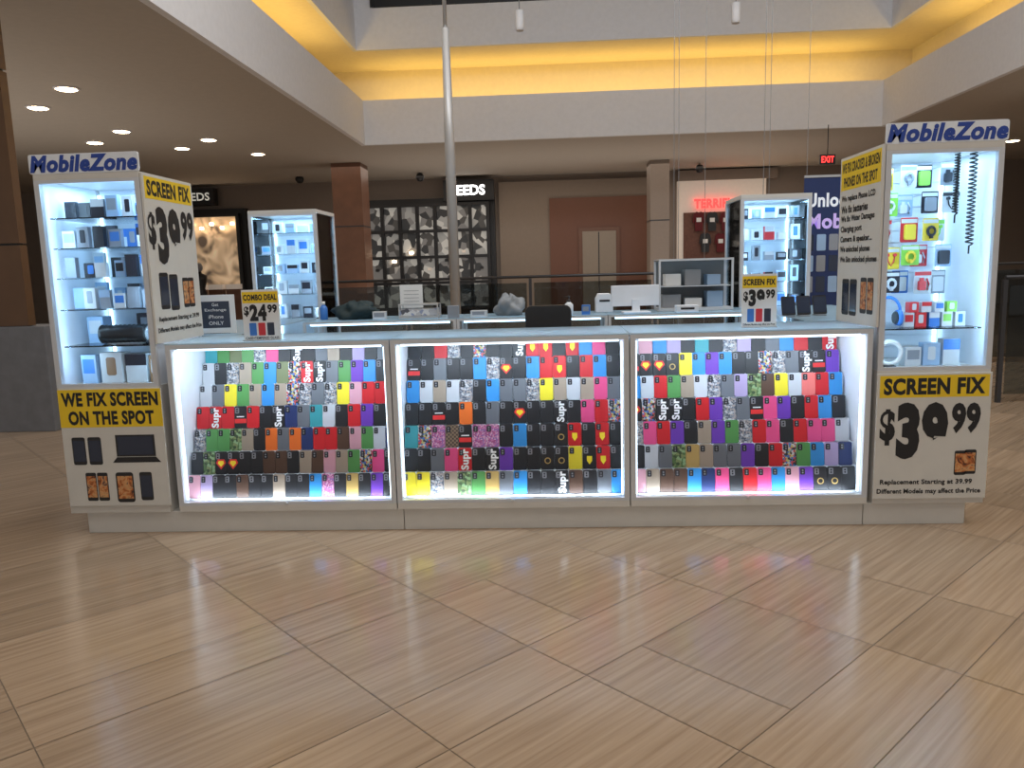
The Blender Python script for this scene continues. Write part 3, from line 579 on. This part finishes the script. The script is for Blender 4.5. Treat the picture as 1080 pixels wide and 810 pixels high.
# ------------------------------------------------------------ atrium things
t=thing('tall_pole','tall pale metal pole rising behind the kiosk','pole',(at(476,200,8).x,8,0))
zt=at(467,30,8).z
MB().tube([(0,0,.02),(0,0,2.6),(0,0,zt)],[.052,.052,.036],14).build('shaft',mat('pale metal',(.4,.39,.38),.35,.3),t); MB().lathe(0,0,[(.16,0),(.16,.015),(.06,.03)]).build('base_plate',ALU,t); MB().tube([(0,0,zt),(0,0,7.99)],.02,8).build('suspension_rod',ALU,t)
for k,(px,Y) in enumerate([(711,9.2),(716,9.9),(744,9.6),(806,8.8),(812,9.3),(852,9.9)]):
    x=at(px,150,Y).x
    tag(MB().tube([(0,0,0),(0,0,7.99)],.0035,6).build('suspension_cable',GREY,loc=None),f'thin steel cable hanging in the atrium, {ORD[k]} from left','cable','thin cables in the atrium').location=(x,Y,0.001)
for px,py in ((548,22),(776,14)):
    p=at(px,py,13)
    t=thing('pendant_lamp','small white cylinder pendant hanging '+('left of centre near skylight' if px<600 else 'right of centre near skylight'),'pendant lamp',(p.x,13,p.z),0,'pendants under the skylight')
    MB().lathe(0,0,[(.06,-.15),(.07,-.1),(.07,.15),(.02,.17)]).build('lamp_shade',FASC,t); MB().tube([(0,0,.17),(0,0,7.99-p.z)],.008,6).build('cord',GREY,t)
t=thing('stone_and_wood_column','wide square column clad in dark amber wood over grey stone','column',(-5.55,7.2,0))
bx('stone_base',STONE,t,-6.3,-4.72,6.99,7.4,0,1.0,bevel=.01)
for a,b in ((1.005,1.75),(1.77,3.3),(3.32,4.19)): bx('wood_panel',WOODL,t,-6.22,-4.90,7.05,7.15,a,b)
mb=MB(); mb.box(-6.2,-4.92,7.07,7.13,1.0,4.195); mb.build('dark_joint',BLACK,t,world=True)
# ------------------------------------------------------------ railing
def railing(label,pts,h=1.3):
    t=thing('glass_railing',label,'railing',pts[0])
    for i in range(len(pts)-1):
        a=Vector(pts[i]); b=Vector(pts[i+1]); d=b-a; n=max(1,int(d.length/1.6)); u=d.normalized()
        MB().tube([a+Vector((0,0,h)),b+Vector((0,0,h))],.02,10).build('handrail',DARKM,t,world=True)
        for k in range(n):
            p=a+d*(k/n)+u*.05; q=a+d*((k+1)/n)-u*.05
            bx('glass_panel',GLASSD,t,p.x,q.x,p.y-.004,p.y+.004,.08,h-.08)
            c=a+d*(k/n); bx('post',DARKM,t,c.x-.02,c.x+.02,c.y-.02,c.y+.02,0,h-.02)
railing('long dark glass railing with metal handrail behind the kiosk',[(-3.6,10.5,0),(6.4,10.5,0)])
railing('glass railing at the right edge beyond the right tower',[(4.3,7.6,0),(9.5,7.6,0)],1.2)
# ------------------------------------------------------------ far storefronts (Y ~ 24)
YW=23.9
def rx(px,py=250,Y=YW): return at(px,py,Y).x
def rz_(py,px=540,Y=YW): return at(px,py,Y).z
WARM=patmat('dim shop glow',[(.26,.25,.23),(.06,.055,.05),(.16,.15,.14),(.03,.03,.03),(.42,.40,.36)],scale=5,emit=.5)
WARM3=patmat('warm shop glow',[(.1,.07,.05),(.5,.34,.2),(.75,.55,.35)],'noise',scale=1.6,emit=.55)
WARM2=mat('glowing shop wall',(.8,.7,.6),.6,emit=.14,ecol=(1,.85,.72))  # shop lighting is put into this surface as a weak emission
SIGNW=mat('lit white letters',(1,1,1),.5,emit=3,ecol=(1,.98,.95)); SIGNR=mat('lit red letters',(1,.1,.08),.5,emit=2.6,ecol=(1,.03,.03))
def store_window(label,a,b,top,nx,nz,glow=WARM,z0=.3):
    x0,x1=rx(a),rx(b); z1=rz_(top,(a+b)/2)
    t=thing('shop_window',label,'shop window',((x0+x1)/2,23.6,0))
    bx('surround',BLACK,t,x0-.2,x1+.2,23.75,23.98,0,z1+.2)
    bx('lit_interior',glow,t,x0,x1,23.70,23.749,z0,z1)
    mb=MB()
    for k in range(nx+1): c=x0+(x1-x0)*k/nx; mb.box(c-.05,c+.05,23.55,23.7,z0,z1)
    for k in range(nz+1): c=z0+(z1-z0)*k/nz; mb.box(x0-.05,x1+.05,23.54,23.69,c-.045,c+.045)
    mb.build('window_frame',BLACK,t,world=True)
    return t,x0,x1,z1
t,x0,x1,z1=store_window('black gridded jewellery shop window with warm lights behind',388,516,217,7,4)
for k in range(7):
    x=x0+.3+(k%7)*(x1-x0)/7
    bx('display_block',(LEDW if k in (1,2) else WARM2) if k%2 or k==2 else BLACK,t,x-.05,x+.05,23.62,23.69,1.45+.25*(k%3),1.53+.25*(k%3))
S=thing('shop_sign','white lit lettering above the jewellery shop window','sign',(rx(494,202,23.4),23.45,rz_(202,494)))
MB().box(-.75,.75,0,.24,-.3,.3).build('backing',BLACK,S); text(S,'REEDS',-.05,0,1.08,.3,SIGNW,-.01,.03)
S=thing('shop_sign','dim white lettering on the dark fascia at far left','sign',(rx(211,209),23.5,rz_(209,211)))
MB().box(-.6,.6,0,.3,-.25,.25).build('backing',BLACK,S); text(S,'REEDS',0,0,.95,.24,mat('dim letters',(.8,.78,.7),.5,emit=.4),-.01,.02)
t,x0,x1,z1=store_window('warm shop opening with low display cases beside the left tower',200,256,228,1,1,WARM3,0)
for k in range(5): bx('spot_lamp',LEDW,t,x0+.2+k*.32,x0+.28+k*.32,23.5,23.6,z1-.3-.12*(k%2),z1-.22-.12*(k%2))
for k in range(3): bx('low_display_case',WARM2,t,x0+.15+k*.55,x0+.58+k*.55,23.35,23.6,1.05,1.2); bx('case_base',WOOD,t,x0+.15+k*.55,x0+.58+k*.55,23.35,23.6,0,1.05)
p=rx(210,280,22.9)
t=thing('mannequin','dark clothed shop mannequin beside the warm shop opening','mannequin',(p,22.9,0))
MB().lathe(0,0,[(.14,.75),(.16,.95),(.12,1.1),(.2,1.35),(.2,1.48),(.06,1.55),(.05,1.6)],16).build('torso',BLACK,t); MB().lathe(0,0,[(.03,1.59),(.09,1.66),(.1,1.75),(.06,1.84),(.01,1.86)],14).build('head',GREY,t)
for s in (-1,1): MB().tube([(s*.09,0,.8),(s*.1,0,.45),(s*.1,0,.02)],[.085,.06,.045],10).build('leg',BLACK,t)
MB().lathe(0,0,[(.25,0),(.25,.02),(.02,.03)]).build('base_plate',GREY,t)
t=thing('entrance_portal','rust brown recessed wall panel with a pale doorway','entrance',((rx(580)+rx(682))/2,23.9,0))
bx('tan_wall',mat('tan wall',(.26,.205,.16),.6),t,rx(517)+.3,rx(700),23.85,23.99,0,rz_(190,600))
bx('rust_panel',mat('rust panel',(.17,.07,.04),.5),t,rx(580),rx(682),23.78,23.849,0,rz_(208,630))
bx('door_frame',WOOD,t,rx(610),rx(653),23.72,23.779,0,rz_(240,630)); bx('pale_door',mat('lit door',(.27,.22,.17),.5,emit=.02,ecol=(.9,.7,.5)),t,rx(614),rx(649),23.68,23.719,0,rz_(244,630))
bx('door_gap',BLACK,t,rx(630.5),rx(631.5),23.675,23.68,0,rz_(245,630))
xa,xb=rx(714),rx(806)
t=thing('clothes_shop','bright white clothes shop front with red lettering','shop front',((xa+xb)/2,23.9,0))
bx('lit_wall',WARM2,t,xa,xb,23.8,23.99,0,rz_(190,760)); bx('dark_fascia',WALLB,t,xa,xb+.3,23.7,23.99,rz_(190,760),4.15)
bx('brick_panel',mat('brick',(.16,.07,.05),.7,var=.4,scale=14),t,rx(720),rx(780),23.7,23.799,0,rz_(224,750))
text(t,'TERRIFIC',rx(753,215)-t.location.x,rz_(215,752),rx(776)-rx(731),.28,SIGNR,-.25,.05)
SM=mat('maroon',(.12,.01,.015),.8)
for k,(px,py) in enumerate(((735,244),(749,244),(763,244),(777,244),(742,266),(758,266),(773,266))):
    x=rx(px,232); z=rz_(py,px)
    s=thing('hanging_shirt',f'{("maroon","dark","maroon","grey","dark","maroon","grey")[k]} shirt on the clothes shop wall, {ORD[k%4]} from left in {("upper","lower")[k>3]} row','shirt',(x,23.62,z),0,'shirts on the clothes shop wall')
    MB().prism([(-.11,0),(.11,0),(.12,.36),(.15,.22),(.18,.28),(.14,.5),(.06,.56),(0,.52),(-.06,.56),(-.14,.5),(-.18,.28),(-.15,.22),(-.12,.36)],-.03,.02).build('shirt_body',(SM,BLACK,SM,GREY,BLACK,SM,GREY)[k],s)
    MB().box(-.07,.07,-.036,-.03,.26,.38).build('chest_print',PAPER,s)
for k in range(3):
    x=rx(788+k*6,232); tag(MB().lathe(0,0,[(.02,0),(.06,.01),(.06,.3),(.02,.32)],10).build('wall_lamp',LEDW,loc=(0,0,0)),f'small warm lamp on the clothes shop wall, {ORD[k]} from left','lamp','lamps on the clothes shop wall').location=(x,23.72,rz_(240,790))
def pillar(a,b,Y,label,m):
    x0,x1=rx(a,230,Y),rx(b,230,Y)
    t=thing('wood_clad_pillar',label,'pillar',((x0+x1)/2,Y+.4,0)); bx('cladding',m,t,x0,x1,Y,Y+.8,.3,CZ-.005); bx('stone_foot',STONE,t,x0-.03,x1+.03,Y-.03,Y+.83,0,.3)
    bx('joint_strip',DARKM,t,x0-.004,x1+.004,Y-.004,Y+.804,2.6,2.63)
pillar(352,383,20,'reddish wood pillar left of the gridded jewellery window',WOOD)
pillar(686,706,21.5,'brown pillar right of the rust panel doorway',WALLB)
for k,(px,py) in enumerate(((316,189),(443,187),(738,178))):
    x=rx(px,py,22.5); z=rz_(py,px,22.5)
    t=thing('ceiling_speaker',f'round black speaker globe under the far ceiling, {ORD[k]} from left','speaker',(x,22.5,z),0,'black globes under the far ceiling')
    MB().lathe(0,0,[(.01,-.12),(.08,-.1),(.13,0),(.08,.1),(.02,.12)],16).build('globe',BLACK,t); MB().tube([(0,0,.12),(0,0,max(.13,CZ-z))],.012,6).build('rod',BLACK,t)
p=at(873,168,17)
t=thing('exit_sign','small hanging exit sign with glowing red letters','exit sign',(p.x,17,p.z))
MB().box(-.16,.16,0,.05,-.1,.1).build('housing',BLACK,t); text(t,'EXIT',0,0,.26,.13,SIGNR,-.003,.03); mb=MB().tube([(0,.02,.1),(0,.02,CZ-p.z)],.01,6).build('rod',DARKM,t)
t=thing('far_shop','lit shop opening at the right edge of the view','shop front',(11.5,14,0))
bx('lit_wall',WARM2,t,9.5,14,14.2,14.3,0,2.9); bx('dark_fascia',WALLB,t,9.3,14.2,14.0,14.31,2.9,4.19)
for k in range(4): bx('mullion',DARKM,t,9.5+k*1.48,9.58+k*1.48,14.1,14.19,0,2.9)
# ------------------------------------------------------------ LIGHTS
def area(n,loc,rot,sx,sy,e,col):
    L=bpy.data.lights.new(n,'AREA'); L.shape='RECTANGLE'; L.size=sx; L.size_y=sy; L.energy=e; L.color=col
    o=bpy.data.objects.new(n,L); C.objects.link(o); o.location=loc; o.rotation_euler=rot
WC=(1,.66,.18)
area('cove_left',(XL-.55,6,ZF-.12),(R(180),0,0),.3,20,85,WC); area('cove_right',(XR+.55,6,ZF-.12),(R(180),0,0),.3,20,85,WC); area('cove_far',(1.5,YF+.55,ZF-.12),(R(180),0,0),11,.3,46,WC)
area('skylight',(1.5,4.0,7.9),(0,0,0),9,10,540,(1,.96,.91))
area('upstand_fill',(1.5,4,7.0),(R(84),0,0),9,1,230,(.88,.93,1))  # unseen fill added to brighten the far upstand
area('mall_fill_left',(-10,9,4.1),(0,0,0),7,11,130,(1,.9,.78)); area('mall_fill_back',(1,20.8,4.1),(0,0,0),14,4,140,(1,.88,.76)); area('mall_fill_right',(12,9,4.1),(0,0,0),6,8,120,(1,.9,.8))  # wide fill areas added under the ceilings to lift the hall
area('ceiling_fill_left',(-10,11,1.0),(R(180),0,0),6,10,95,(1,.95,.88)); area('ceiling_fill_back',(1,20.5,.9),(R(180),0,0),12,3,75,(1,.94,.87)); area('ceiling_fill_right',(13,10,1.0),(R(180),0,0),6,8,85,(1,.95,.88))  # upward fills added to brighten the ceilings, not real fixtures
w=bpy.data.worlds.new('world'); scene.world=w; w.use_nodes=True; bg=w.node_tree.nodes['Background']; bg.inputs[0].default_value=(1,.97,.94,1); bg.inputs[1].default_value=.42
